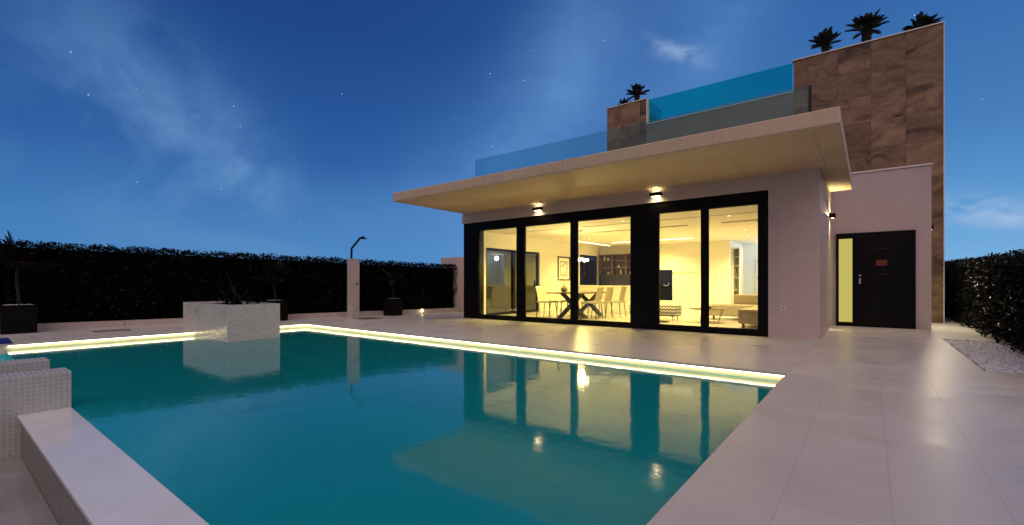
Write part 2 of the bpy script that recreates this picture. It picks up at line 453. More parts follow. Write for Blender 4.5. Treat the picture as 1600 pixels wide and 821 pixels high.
# white mosaic blocks
tag(B(-5.9, -5.6, -1.6, .80, -.6, .225, bev=.006).build('mosaic_block', 'mosaic', origin=(-5.75, 0, -.6)),
    'white mosaic wall block that the infinity edge butts against, nearer of the two', 'low wall', 'white mosaic wall blocks')
tag(B(-6.98, -6.68, -1.6, .79, -.6, .215, bev=.006).build('mosaic_block', 'mosaic', origin=(-6.83, 0, -.6)),
    'white mosaic wall block half hidden behind the nearer one, by the pool corner', 'low wall', 'white mosaic wall blocks')
# mosaic planter in the pool
PX0, PX1, PY0, PY1, PZ = -11.95, -9.55, 3.5, 4.48, .60
pl = thing('mosaic_planter', (-10.7, 4, -1.4), 'white mosaic planter box standing in the far end of the pool', 'planter')
m = MB(); w = .10
m.box(PX0, PX1, PY0, PY0+w, -1.45, PZ); m.box(PX0, PX1, PY1-w, PY1, -1.45, PZ)
m.box(PX0, PX0+w, PY0+w, PY1-w, -1.45, PZ); m.box(PX1-w, PX1, PY0+w, PY1-w, -1.45, PZ)
m.build('box', 'mosaic_planter', pl)
B(PX0+w, PX1-w, PY0+w, PY1-w, .3, PZ-.04).build('soil', 'soil', pl)
B(-11.16, -11.07, PY0-.012, PY0+.002, .42, .52).build('spout', 'grey', pl)

# ------------------------------------------------------------------ plants
def leaf_strip(mb, base, az, el, length, width, droop, n=5, fold=.0):
    """a tapering blade that arches over"""
    p = Vector(base); d = Vector((math.cos(az)*math.cos(el), math.sin(az)*math.cos(el), math.sin(el)))
    side = Vector((-math.sin(az), math.cos(az), 0)); vs = []; fs = []
    for i in range(n+1):
        t = i/n; w = width*(.35+1.3*t if t < .5 else 2.*(1-t)) * .5 + .0005
        vs += [p - side*w + Vector((0, 0, fold*w)), p + side*w + Vector((0, 0, fold*w))]
        p = p + d*(length/n); d = (d + Vector((0, 0, -droop/n))).normalized()
    for i in range(n): fs.append((2*i, 2*i+1, 2*i+3, 2*i+2))
    mb.add(vs, fs)
def frond(mb, base, az, el, length, droop, nl=26, ll=.16, lw=.016, vee=.35):
    """pinnate frond: rachis with many narrow leaflets"""
    p = Vector(base); d = Vector((math.cos(az)*math.cos(el), math.sin(az)*math.cos(el), math.sin(el)))
    side = Vector((-math.sin(az), math.cos(az), 0)); pts = [p.copy()]; dirs = [d.copy()]
    for i in range(nl):
        p = p + d*(length/nl); d = (d + Vector((0, 0, -droop/nl))).normalized(); pts.append(p.copy()); dirs.append(d.copy())
    mb.tube(pts[::4]+[pts[-1]], [.010]*len(pts[::4])+[.002], 4)
    for i in range(2, nl+1):
        t = i/nl; L = ll*(math.sin(PI*min(1, .18+.80*t))**.7)
        up = side.cross(dirs[i]).normalized()*-1
        if up.z < 0: up = -up
        for s in (-1, 1):
            v = (side*s + dirs[i]*.75 + up*vee + Vector((0, 0, random.uniform(-.1, .1)))).normalized()*L
            q = dirs[i]*lw
            mb.add([pts[i]-q*.5, pts[i]+q*.5, pts[i]+v*.6+q*.45, pts[i]+v, pts[i]+v*.6-q*.45], [(0, 1, 2, 3, 4)])
def cycad(loc, trunk_h, r, nf, label, group, ll=.2, tilt=0.):
    o = thing('cycad', loc, label, 'palm', group)
    x, y, z = loc
    m = MB(); prof = []
    for i in range(15):
        t = i/14; prof.append((.13*(1+.18*(i % 2))*(1-.15*t)*r/.6, z+trunk_h*t))
    m.lathe(prof, x, y, 12).build('trunk', 'palmtrunk', o)
    m = MB()
    for i in range(nf):
        az = i*2.399+random.uniform(-.2, .2); t = i/nf
        el = R(88 - 84*t**.9) + random.uniform(-.2, .14)
        frond(m, (x+.03*math.cos(az), y+.03*math.sin(az), z+trunk_h-.02), az, el, r*random.uniform(.68, 1.04), .10+.25*(1-t), 22, .26*r, .05*r)
    m.build('crown', 'palm', o)
    return o
def bush_leaves(mb, n, fn, size, aspect=.5, up=.0):
    """n random leaf quads at points given by fn()"""
    P = np.array([fn() for _ in range(n)]); add_leaf_cloud(mb, P, size, aspect)
def add_leaf_cloud(mb, P, size, aspect=.5, nrm=None, spread=.8):
    n = len(P); a = rng.normal(size=(n, 3)); a /= np.linalg.norm(a, axis=1)[:, None]
    b = rng.normal(size=(n, 3)); b -= a*(a*b).sum(1)[:, None]; b /= np.linalg.norm(b, axis=1)[:, None]
    s = size*rng.uniform(.6, 1.35, n)[:, None]; a = a*s*.5; b = b*s*.5*aspect
    V = np.stack([P-a, P-a*.1+b, P+a, P-a*.1-b], 1).reshape(-1, 3)
    o = len(mb.v); mb.v += [tuple(v) for v in V.tolist()]
    mb.f += [(o+4*i, o+4*i+1, o+4*i+2, o+4*i+3) for i in range(n)]

def hedge(p0, p1, h0, h1, depth, side, n_front, n_top, leaf, label):
    """clipped hedge from p0 to p1 (ground points of its front face); side=+1: body lies to the left of p0->p1"""
    p0 = Vector((*p0, 0)); p1 = Vector((*p1, 0)); d = (p1-p0); L = d.length; d.normalize()
    nrm = Vector((-d.y, d.x, 0))*side
    o = thing('hedge', p0.lerp(p1, .5)[:], label, 'hedge')
    core = MB(); q = []
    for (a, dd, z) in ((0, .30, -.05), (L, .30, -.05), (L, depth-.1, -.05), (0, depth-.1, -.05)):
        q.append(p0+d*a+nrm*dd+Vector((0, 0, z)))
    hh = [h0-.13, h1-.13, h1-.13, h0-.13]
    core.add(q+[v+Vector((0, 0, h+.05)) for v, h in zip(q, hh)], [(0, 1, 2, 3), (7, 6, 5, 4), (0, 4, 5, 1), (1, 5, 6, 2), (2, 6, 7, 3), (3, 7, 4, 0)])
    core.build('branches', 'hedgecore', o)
    m = MB()
    ph = rng.uniform(0, 6, 8)
    def lump(a, z): return .045*np.sin(a*5.1+ph[0]+z*2)+.03*np.sin(a*11.3+ph[1]-z*5)+.025*np.sin(z*9+ph[2]+a*2)
    a = rng.uniform(0, L, n_front); t = rng.uniform(0, 1, n_front)**.9; H = h0+(h1-h0)*a/L
    z = t*H; dd = .12+lump(a, z)+np.abs(rng.normal(0, .07, n_front))
    P = np.array(p0)[None]+np.outer(a, np.array(d))+np.outer(dd, np.array(nrm)); P[:, 2] = z
    add_leaf_cloud(m, P, leaf, .45)
    a = rng.uniform(0, L, n_top); dd = rng.uniform(0, depth, n_top); H = h0+(h1-h0)*a/L
    z = H-.05+.035*np.sin(a*7.7+ph[3])*np.sin(a*2.9+ph[4])+.025*np.sin(a*17+ph[5])-np.abs(rng.normal(0, .06, n_top))+.02*rng.normal(size=n_top)
    P = np.array(p0)[None]+np.outer(a, np.array(d))+np.outer(dd, np.array(nrm)); P[:, 2] = z
    add_leaf_cloud(m, P, leaf, .45)
    ns = int(L*6)      # stray shoots along the top
    for i in range(ns):
        aa = rng.uniform(0, L); c = p0+d*aa+nrm*rng.uniform(.05, depth*.6)
        zt = h0+(h1-h0)*aa/L-.03
        P = np.array(c)[None]+rng.normal(0, .035, (14, 3)); P[:, 2] = zt+rng.uniform(-.04, .06, 14)
        add_leaf_cloud(m, P, leaf*.9, .45)
    f = m.build('foliage', 'hedge', o)
    return o
hedge((-11.9, 13.6), (-11.9, 24.0), 2.35, 2.35, .8, 1, 5000, 1500, .08, 'dark hedge added outside the left side windows to block the sky behind the dining room glass')  # added, its height set to block bright sky through the side glass
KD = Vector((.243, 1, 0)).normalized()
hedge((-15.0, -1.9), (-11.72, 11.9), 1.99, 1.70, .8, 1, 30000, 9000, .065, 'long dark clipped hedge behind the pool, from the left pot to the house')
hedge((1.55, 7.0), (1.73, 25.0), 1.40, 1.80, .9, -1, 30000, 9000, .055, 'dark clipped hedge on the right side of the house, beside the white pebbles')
# kerb along the foot of the left hedge
mk = MB(); n_ = Vector((-KD.y, KD.x, 0))
ka, kb = Vector((-14.94, -1.6, 0)), Vector((-11.66, 11.85, 0))
for i in range(9):
    a = ka.lerp(kb, i/9)+KD*.004; b = ka.lerp(kb, (i+1)/9)-KD*.004
    mk.prism([(a.x, a.y), (b.x, b.y), ((b+n_*.14).x, (b+n_*.14).y), ((a+n_*.14).x, (a+n_*.14).y)], 'z', -.02, .135)
tag(mk.build('kerb', 'kerb', origin=(-13.3, 5, 0)), 'low pinkish masonry kerb along the foot of the left hedge', 'kerb')

# roof cycads
g = 'cycads on the roof terrace'
cycad((-1.07, 17.0, 7.30), 1.04, .52, 34, 'bushy dark cycad above the left part of the tall stone wall, leftmost of three', g)
cycad((-.08, 17.0, 7.30), 1.16, .56, 38, 'largest dark cycad standing above the middle of the tall stone wall', g)
cycad((1.12, 17.0, 7.30), .74, .48, 40, 'flat dark cycad rising near the right corner of the tall stone wall', g)
cycad((-7.12, 17.0, 7.35), 1.00, .50, 26, 'dark cycad above the short stone block left of the blue glass, taller of the pair', g)
cycad((-7.62, 17.0, 7.40), .62, .36, 18, 'small dark cycad beside the taller one above the short stone block', g)
g2 = 'small plants behind the canopy edge'
def tuft(loc, n, L, label, mat='palm', grp=g2):
    m = MB()
    for i in range(n):
        leaf_strip(m, (loc[0]+random.uniform(-.05, .05), loc[1]+random.uniform(-.05, .05), loc[2]), random.uniform(0, 2*PI), R(random.uniform(20, 80)), L*random.uniform(.7, 1.1), .05, .9, 5, .5)
    return tag(m.build('roof_plant', mat, origin=loc), label, 'plant', grp)
tuft((-.60, 8.0, ROOF), 80, .27, 'spiky dark plant on the canopy roof just right of the balustrade end')
tuft((-.88, 8.2, ROOF), 50, .30, 'small dark plant on the canopy roof behind the end of the glass balustrade')

# planter plant: broad arching leaves in the mosaic planter
o = thing('planter_plant', (-10.5, 4.0, PZ-.04), 'dark leafy agave with a few pale leaves in the white mosaic planter', 'plant')
m = MB(); m2 = MB()
for i in range(40):
    leaf_strip(m, (-10.5+random.uniform(-.25, .25), 4.0+random.uniform(-.15, .15), PZ-.05), random.uniform(0, 2*PI), R(random.uniform(15, 80)), random.uniform(.35, .72), random.uniform(.05, .09), random.uniform(.6, 1.6), 7, .5)
for i in range(6):
    leaf_strip(m2, (-10.45+random.uniform(-.3, .3), 3.95+random.uniform(-.12, .12), PZ-.05), random.uniform(0, 2*PI), R(random.uniform(5, 45)), random.uniform(.25, .5), random.uniform(.05, .08), random.uniform(.3, 1.), 7, .5)
m.build('foliage', 'potplant', o); m2.build('outer_leaves', 'agave', o)

def pot_palm(loc, a, h, label, leafmat, nf, fl, trunk_h, seed, rot=0., el_lo=10, el_hi=85):
    random.seed(seed)
    x, y, z = loc
    pt = thing('plant_pot', loc, label[0], 'pot', 'black plant pots by the hedge')
    m = MB(); w = .03
    q = lambda s, zz: [Vector((x, y, zz))+Matrix.Rotation(rot, 3, 'Z') @ Vector((sx*s, sy*s, 0)) for sx, sy in ((-1, -1), (1, -1), (1, 1), (-1, 1))]
    r0, r1 = a*.5, a*.5
    vs = q(r0*.96, z)+q(r1, z+h)+q(r1-w, z+h)+q(r1-w, z+h-.06)
    fs = [(3, 2, 1, 0)]
    for i in range(4):
        j = (i+1) % 4
        for k in (0, 4, 8): fs.append((k+i, k+j, k+4+j, k+4+i))
    m.add(vs, fs); m.build('pot_body', 'blackpot', pt)
    m = MB()
    for i in range(90):
        bm = bmesh.new(); bmesh.ops.create_icosphere(bm, subdivisions=1, radius=random.uniform(.014, .028))
        bmesh.ops.scale(bm, vec=(1, random.uniform(.7, 1.2), .6), verts=bm.verts)
        pp = Matrix.Rotation(rot, 3, 'Z') @ Vector((random.uniform(-1, 1)*(r1-.06), random.uniform(-1, 1)*(r1-.06), 0))
        bmesh.ops.translate(bm, vec=(x+pp.x, y+pp.y, z+h-.02+random.uniform(0, .012)), verts=bm.verts); m.bm(bm)
    so = MB(); so.add(q(r1-w-.001, z+h-.035), [(0, 1, 2, 3)])
    sob = so.build('soil', 'soil', pt)
    pb = m.build('pebble_mulch', 'pebble', pt); pb['kind'] = 'stuff'
    o = thing('potted_palm', (x, y, z+h-.035), label[1], 'palm', 'potted palms by the hedge')
    m = MB(); pts = [(x+.02*math.sin(t*5), y+.02*math.cos(t*4), z+h-.04+trunk_h*t) for t in (0, .33, .66, 1)]
    m.tube(pts, [.035, .03, .028, .022], 8); m.build('trunk', 'palmtrunk', o)
    m = MB()
    for i in range(nf):
        az = i*2.399+random.uniform(-.3, .3)
        frond(m, pts[-1], az, R(random.uniform(el_lo, el_hi)), fl*random.uniform(.75, 1.1), random.uniform(.7, 1.6), 22, .30*fl, .03, .15)
    m.build('crown', leafmat, o)
    random.seed(seed+100)
pot_palm((-13.72, 1.16, 0), .52, .58, ('black square pot topped with white pebbles at the left edge', 'tall dim palm in the black pot at the left edge'), 'redplant', 13, .75, .75, 3, 0., 30, 86)
pot_palm((-12.75, 5.85, 0), .46, .56, ('black pot partly hidden behind the white mosaic planter', 'tall green palm in the pot behind the mosaic planter'), 'potplant', 15, .85, .45, 5, .24, 25, 86)
pot_palm((-11.95, 9.15, 0), .43, .54, ('black pot with a pale pebble rim between the shower and the ground light', 'thin stemmed reddish palm in the pot right of the shower'), 'redplant', 9, .6, .62, 9, .24, 5, 60)

# pebble bed
struct(B(1.04, 2.2, 7.5, 11.4, -.055, -.045), 'gravel_bed', 'soil')
m = MB()
tmpl = []
for k in range(6):
    bm = bmesh.new(); bmesh.ops.create_icosphere(bm, subdivisions=1, radius=1.)
    for v in bm.verts: v.co *= random.uniform(.8, 1.15)
    bm.verts.index_update(); tmpl.append((np.array([v.co[:] for v in bm.verts]), [[v.index for v in f.verts] for f in bm.faces])); bm.free()
for i in range(3600):
    V, F = tmpl[i % 6]; s = random.uniform(.013, .030)
    r = np.array(Euler((random.uniform(0, 6), random.uniform(0, 6), random.uniform(0, 6))).to_matrix())
    W = (V*np.array([1.25, .9, .62])*s) @ r.T+np.array([random.uniform(1.07, 1.95), random.uniform(7.53, 11.37), -.032+random.uniform(-.008, .016)])
    m.add(W.tolist(), F)
tag(m.build('pebbles', 'pebble', origin=(1.5, 9.4, -.04)), 'white pebbles in the strip beside the right hedge', None, None, 'stuff')

# shower, drains, ground light, towel, boundary wall
sh = thing('shower', (-12.03, 7.78, 0), 'pale square outdoor shower pillar with a dark bent pipe, in front of the hedge', 'shower')
B(-12.155, -11.905, 7.655, 7.905, 0, 1.74, bev=.006).build('pillar', 'showerstone', sh)
MB().tube([(-12.03, 7.72, 1.74), (-12.03, 7.72, 2.02), (-12.03, 7.735, 2.06), (-11.89, 7.92, 2.36), (-11.85, 7.97, 2.38), (-11.81, 8.02, 2.385)], .030, 10).build('pipe', 'black', sh)
B(-11.93, -11.79, 7.93, 8.09, 2.335, 2.36, bev=.006).build('shower_head', 'black', sh)
kn = MB().tube([(-11.906, 7.80, 1.02), (-11.87, 7.80, 1.02)], .04, 16); kn.tube([(-11.87, 7.80, 1.02), (-11.83, 7.80, 1.02)], .022, 12); kn.tube([(-11.84, 7.80, 1.02), (-11.83, 7.80, 1.09)], .010, 8)
kn.build('tap', 'steel', sh, smooth=False)
def drain(x0, x1, y0, y1, label):
    m = MB(); n = 9
    fw = .02
    m.box(x0, x1, y0, y0+fw, .001, .006); m.box(x0, x1, y1-fw, y1, .001, .006); m.box(x0, x0+fw, y0+fw, y1-fw, .001, .006); m.box(x1-fw, x1, y0+fw, y1-fw, .001, .006)
    for i in range(n):
        a = y0+fw+(y1-y0-2*fw)*(i+.15)/n; m.box(x0+fw, x1-fw, a, a+(y1-y0-2*fw)/n*.6, .001, .005)
    tag(m.build('floor_drain', 'drain', origin=((x0+x1)/2, (y0+y1)/2, 0)), label, 'drain', 'floor drains in the deck')
drain(-12.95, -12.55, 2.15, 2.75, 'dark floor drain in the deck between the left pot and the pool')
drain(-11.75, -11.15, 7.55, 8.25, 'dark drain tray in the deck at the foot of the shower pillar')
gl = thing('ground_light', (-11.95, 10.35, 0), 'small bright ground light on the deck in front of the low kerb', 'lamp')
MB().lathe([(.035, 0), (.035, .02), (.016, .022), (.016, .05)], -11.95, 10.35, 14).build('base', 'black', gl)
MB().lathe([(.026, .05), (.034, .07), (.034, .13), (.022, .15)], -11.95, 10.35, 14).build('lens', 'lampglow', gl)
m = MB()
for i in range(4): m.box(-11.62+.008*i, -11.33-.006*i, .58, .90-.012*i, .002+.021*i, .022+.021*i, bev=.008)
tag(m.build('folded_cloth', 'blue', origin=(-11.47, .74, 0)), 'small dark blue cloth lying at the pool corner on the left edge', 'cloth')
tag(B(-12.7, -9.45, 11.9, 12.08, 0, 1.98, bev=.01).build('boundary_wall', 'clad', origin=(-11, 12, 0)), 'pale garden wall joining the hedge to the left side of the house', 'wall')

# ------------------------------------------------------------------ the house
H = thing('house', (-5, 13, 0), 'modern white house with flat concrete canopy, glazed living room and tall brown stone wall', 'house')
def part(mb, name, mat, parent=None, label=None, smooth=False):
    o = mb.build(name, mat, parent or H, smooth=smooth)
    if label: o['label'] = label
    return o
# facade: pier, lintel, left band
m = MB()
m.box(-1.505, -.70, FY, FY+.22, 0, SOF); m.box(-9.50, -1.505, FY, FY+.22, 2.775, SOF)
m.box(-9.50, -9.30, FY+.22, 18.3, 2.775, SOF)
part(m, 'front_wall', 'clad')
m = MB(); m.box(-.92, -.70, FY+.22, 13.5, 0, SOF)
part(m, 'side_wall', 'clad')
part(B(-1.3, -1.22, FY-.008, FY-.001, .52, .60), 'power_socket', 'white')
part(B(-1.285, -1.235, FY-.011, FY-.008, .535, .585), 'socket_plate', 'grey', H)
part(B(-.699, -.685, 12.0, 12.03, .06, .16), 'hose_tap', 'steel')
# canopy roof slab
cv = MB(); cv.prism([(-9.42, 7.2), (-.30, 7.2), (-.30, 12.46), (-.703, 12.46), (-.703, 15.99), (-.703, 18.5), (-9.42, 18.5)], 'z', SOF, ROOF)
can = part(cv, 'canopy', 'concrete')
bv = can.modifiers.new('edge', 'BEVEL'); bv.width = .018; bv.segments = 3; bv.limit_method = 'ANGLE'
# recessed drip groove panel lines on the soffit
mg = MB(); mg.box(-.62, -.600, 7.45, 12.2, SOF-.004, SOF+.001)
part(mg, 'drip_groove', 'grey', can)
# upper storey of brown stone slabs with a notch for the terrace glass
poly = [(-7.9, ROOF+.002), (-.70, ROOF+.002), (-.70, 0), (1.48, 0), (1.48, 7.67), (-1.8, 7.67), (-1.8, 6.74), (-6.35, 6.74), (-6.35, 7.67), (-7.9, 7.67)]
us = part(MB().prism(poly, 'y', 16.0, 16.3), 'upper_wall', 'stone')
m = MB()
m.box(-1.84, 1.50, 15.97, 16.33, 7.672, 7.70); m.box(-7.93, -6.32, 15.97, 16.33, 7.672, 7.70); m.box(-6.32, -1.83, 15.97, 16.33, 6.742, 6.772)
m.box(1.482, 1.50, 15.985, 16.315, 0, 7.67); m.box(-6.348, -6.32, 15.985, 16.315, 6.775, 7.67)
part(m, 'coping', 'cap', us)
m = MB()
m.box(-7.9, 1.48, 16.32, 23, 6.42, 6.62); m.box(-7.9, -7.7, 16.32, 23, ROOF, 7.67); m.box(1.28, 1.478, 16.32, 23, 0, 7.67); m.box(-7.7, 1.28, 22.8, 23, ROOF, 7.67)
part(m, 'upper_storey', 'render')
part(B(-6.349, -1.801, 15.985, 15.999, ROOF+.003, 6.739), 'added_glass_tint_panel', 'added_glass_tint_panel')  # grey panel added over the stone, carrying the tint of the glass
part(B(-1.4, 1.25, 16.6, 17.5, 6.62, 7.42), 'roof_planter', 'render'); part(B(-7.68, -6.5, 16.6, 17.5, 6.62, 7.42), 'roof_planter', 'render')
# entrance block
part(B(-.70, 1.06, 13.5, 15.98, 0, 3.60), 'entrance_block', 'render')
part(B(-.70, 1.085, 13.475, 15.99, 3.602, 3.635), 'entrance_coping', 'cap')
# front door
fd = part(B(-.64, .80, 13.462, 13.497, .0, 2.20), 'front_door', 'black')
part(B(-.26, .765, 13.440, 13.460, .03, 2.12, bev=.004), 'door_leaf', 'door', fd)
part(B(-.585, -.325, 13.452, 13.460, .10, 2.07), 'side_light', 'frosted', fd)
hd = MB(); hd.box(-.20, -.165, 13.400, 13.412, 1.00, 1.13, bev=.003); hd.box(-.195, -.17, 13.412, 13.440, 1.02, 1.04); hd.box(-.195, -.17, 13.412, 13.440, 1.09, 1.11)
part(hd, 'handle', 'steel', fd)
lk = MB(); lk.tube([(-.18, 13.44, 1.20), (-.18, 13.428, 1.20)], .022, 12)
part(lk, 'lock', 'steel', fd)
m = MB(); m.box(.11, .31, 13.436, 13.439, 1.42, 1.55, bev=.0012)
part(m, 'painted_reflection', 'reflection_paint', fd)  # coloured plate added in place of an orange light mirrored in the door
for z in (1.80, 1.22): part(B(.10, .32, 13.4365, 13.439, z, z+.006), 'painted_reflection_line', 'reflection_paint', fd)  # thin reflected streaks painted on as coloured strips

# window wall: black frame with five panes
GX = [(-8.89, -7.50), (-7.26, -5.825), (-5.66, -4.255), (-3.635, -2.725), (-2.61, -1.675)]
ZB, ZT = .11, 2.545
fy0, fy1 = FY+.03, FY+.15
m = MB()
m.box(-9.46, -1.508, fy0, fy1, ZT, 2.772); m.box(-9.46, -1.508, fy0, fy1, 0.002, ZB)
xs = [-9.46]+[v for g_ in GX for v in g_]+[-1.508]
for i in range(0, len(xs), 2): m.box(xs[i], xs[i+1], fy0+.002, fy1-.002, ZB, ZT)
for (a, b) in GX:   # slim inner sash
    for q in ((a, a+.018, ZB, ZT), (b-.018, b, ZB, ZT), (a+.018, b-.018, ZT-.018, ZT), (a+.018, b-.018, ZB, ZB+.018)):
        m.box(q[0], q[1], fy0+.03, fy1-.03, q[2], q[3])
wf = part(m, 'window_frame', 'black')
for (a, b) in GX:
    part(B(a+.018, b-.018, fy0+.055, fy0+.067, ZB+.018, ZT-.018), 'pane', 'glass', wf)
part(B(-4.25, -3.66, fy1, FY+.20, 0, 2.60), 'column', 'black')
part(B(-9.44, -8.95, fy1, FY+.35, 0, 2.60), 'column', 'black')

# interior shell
IX0, IX1, IY1, IC = -9.25, -.92, 18.1, 2.60
part(B(IX0-.02, IX1+.02, fy1+.02, 20.5, .004, .02), 'interior_floor', 'floor')
m = MB()   # left wall with openings for the sliding door and the kitchen window
def lw(y0, y1, z0, z1): m.box(-9.42, IX0, y0, y1, z0, z1)
lw(FY+.35, 10.55, 0, IC); lw(10.55, 13.45, 2.12, IC); lw(13.45, 16.3, 0, IC); lw(16.3, 17.85, 0, .95); lw(16.3, 17.85, 2.2, IC); lw(17.85, 18.3, 0, IC)
part(m, 'left_wall', 'intwall')
m = MB()
m.box(IX0, -4.04, IY1, IY1+.12, 0, IC); m.box(-1.6, IX1, IY1, IY1+.12, 0, IC)
part(m, 'back_wall', 'intwall')
m = MB(); m.box(-4.16, -4.04, IY1+.12, 20.4, 0, IC); m.box(-4.04, -1.0, 20.3, 20.4, 0, IC); m.box(-1.72, -1.6, IY1+.12, 20.3, 0, IC)
part(m, 'hall_wall', 'inthall')
part(B(IX1, IX1+.06, FY+.24, IY1, 0, IC), 'right_wall', 'intwall')
part(B(-1.0, IX1, 13.5, IY1, 0, IC), 'right_wall', 'intwall')
m = MB()
m.box(IX0, IX1, 11.42, 20.4, IC, IC+.12); m.box(-9.42, IX1, fy1+.005, 11.38, IC+.012, IC+.12); m.box(IX0, IX1, 11.38, 11.42, IC+.03, IC+.12)
ce = part(m, 'ceiling', 'ceil')
for x0, x1 in ((-6.9, -5.5), (-4.85, -3.9), (-3.05, -1.9)):
    m = MB(); m.box(x0, x1, 12.66, 12.69, IC-.012, IC-.001); m.box(x0, x1, 12.83, 12.86, IC-.012, IC-.001)
    for i in range(5): m.box(x0+.02, x1-.02, 12.695+.027*i, 12.715+.027*i, IC-.010, IC-.001)
    part(m, 'air_grille', 'grey', ce)
for q in ((-7.9, -4.85, 16.36, 16.46), (-8.62, -8.54, 14.9, 17.6)):
    part(B(q[0], q[1], q[2], q[3], IC-.012, IC-.001), 'cove_light', 'cove', ce)
DL = [(-7.9, 11.0), (-5.0, 11.0), (-2.6, 11.6), (-7.9, 14.6), (-5.3, 14.4), (-2.9, 14.9), (-6.4, 16.9), (-3.2, 16.9)]
for x, y in DL:
    zc = IC+.012 if y < 11.4 else IC
    m = MB(); m.lathe([(.04, zc-.006), (.04, zc-.001)], x, y, 16); part(m, 'downlight', 'downlight', ce)
# side sliding door and kitchen window
m = MB()
for q in ((10.56, 10.64, .02, 2.115), (13.36, 13.44, .02, 2.115), (11.95, 12.07, .02, 2.115)): m.box(-9.38, -9.29, q[0], q[1], q[2], q[3])
m.box(-9.38, -9.29, 10.64, 13.36, 2.04, 2.115); m.box(-9.38, -9.29, 10.64, 13.36, .02, .09)
sd = part(m, 'sliding_door', 'black')
part(B(-9.345, -9.335, 10.64, 11.95, .09, 2.04), 'pane', 'sideglass', sd); part(B(-9.335, -9.325, 12.07, 13.36, .09, 2.04), 'pane', 'sideglass', sd)
part(B(-9.29, -9.25, 13.28, 13.32, .9, 1.12), 'handle', 'black', sd)
m = MB()
for q in ((16.31, 16.36), (17.79, 17.84), (17.04, 17.10)): m.box(-9.38, -9.29, q[0], q[1], .955, 2.195)
m.box(-9.38, -9.29, 16.36, 17.79, 2.14, 2.195); m.box(-9.38, -9.29, 16.36, 17.79, .955, 1.0)
kw = part(m, 'kitchen_window', 'black')
part(B(-9.345, -9.335, 16.36, 17.04, 1.0, 2.14), 'pane', 'sideglass', kw); part(B(-9.345, -9.335, 17.10, 17.79, 1.0, 2.14), 'pane', 'sideglass', kw)
# wall shelves in the kitchen and the hall
m = MB(); x0, x1, z0, z1 = -9.15, -7.35, .93, 2.25
m.box(x0, x1, 18.06, 18.098, z0, z1)
for x in (x0, -8.55, -7.95, x1-.03): m.box(x, x+.03, 17.74, 18.06, z0, z1)
for z in (z0, 1.36, 1.66, 1.96, z1-.03): m.box(x0, x1, 17.735, 18.058, z, z+.028)
part(m, 'shelf_unit', 'shelfwood')
part(B(x0+.03, x1-.03, 17.73, 18.05, 1.39, 1.405), 'shelf_board', 'black')
part(B(x0+.03, x1-.03, 17.70, 18.05, .96, 1.34), 'oven_front', 'screen')
m = MB()
m.box(-4.03, -3.99, 18.45, 18.95, .02, 2.35); m.box(-3.80, -3.76, 18.45, 18.95, .02, 2.35); m.box(-3.99, -3.80, 18.45, 18.95, 2.31, 2.35)
part(m, 'bookcase_frame', 'white')
m = MB(); m.box(-3.99, -3.80, 18.85, 18.95, .02, 2.31)
for z in (.3, .75, 1.2, 1.65, 2.0): m.box(-3.985, -3.805, 18.5, 18.849, z, z+.03)
part(m, 'bookcase_shelf', 'grey')
hdoor = part(B(-3.55, -2.7, 20.22, 20.29, .02, 2.15), 'hall_door', 'intwall')
for z in (.5, 1.2, 1.85): part(B(-3.5, -3.47, 20.20, 20.219, z, z+.09), 'hinge', 'steel', hdoor)
part(B(-4.55, -4.50, 18.085, 18.099, 1.23, 1.28), 'light_switch', 'grey'); part(B(-4.33, -4.20, 18.085, 18.099, 1.24, 1.27), 'light_switch', 'grey')
part(B(-6.2, -4.95, 18.05, 18.098, 1.45, 2.05), 'wall_panel', 'white')

# balustrades
br = part(B(-8.28, -.76, 8.98, 9.02, ROOF+.001, ROOF+.07), 'balustrade', 'steel')
xs = [-8.28, -5.80, -3.30, -.76]
for a, b in zip(xs[:-1], xs[1:]): part(B(a+.006, b-.006, 8.993, 9.007, ROOF+.03, 4.29), 'pane', 'railglass', br)
part(B(-.80, -.76, 9.0, 9.025, ROOF, 4.28), 'end_post', 'black', br)
tr_ = part(B(-6.318, -1.845, 16.10, 16.20, 6.774, 6.80), 'terrace_balustrade', 'steel')
part(B(-6.315, -1.848, 16.143, 16.157, 6.78, 7.68), 'pane', 'tealglass', tr_)
part(B(-6.31, -6.298, 16.34, 17.4, 6.78, 7.66), 'side_pane', 'railglass', tr_)

# ------------------------------------------------------------------ lamps on the walls
def wall_lamp(loc, nrm, size, label, up=True):
    """black up-down lamp: box against the wall with a glowing lens"""
    x, y, z = loc; w, d, h = size
    o = thing('wall_lamp', loc, label, 'wall lamp', 'black outdoor wall lamps')
    if nrm == 'y':
        X0, X1, Y0_, Y1_ = x-w/2, x+w/2, y-d, y
    else:
        X0, X1, Y0_, Y1_ = x, x+d, y-w/2, y+w/2
    B(X0, X1, Y0_, Y1_, z-h/2, z+h/2, bev=.004).build('lamp_body', 'black', o)
    B(X0+.03, X1-.03, Y0_+.02, Y1_-.02, z-h/2-.006, z-h/2+.001).build('lens', 'lampglow', o)
    if up: B(X0+.03, X1-.03, Y0_+.02, Y1_-.02, z+h/2-.001, z+h/2+.006).build('lens', 'lampglow', o)
    return o
def spot(name, loc, direction, energy, size=150, blend=.6, color=WARM, radius=.03, parent=None):
    L = bpy.data.lights.new(name, 'SPOT'); L.energy = energy; L.color = color; L.spot_size = R(size); L.spot_blend = blend; L.shadow_soft_size = radius
    o = bpy.data.objects.new(name, L); COL.objects.link(o)
    o.rotation_euler = Vector(direction).to_track_quat('-Z', 'Y').to_euler()
    if parent: o.parent = parent; o.location = Vector(loc)-wloc(parent)
    else: o.location = loc
    return o
LAMPC = (1., .78, .36)
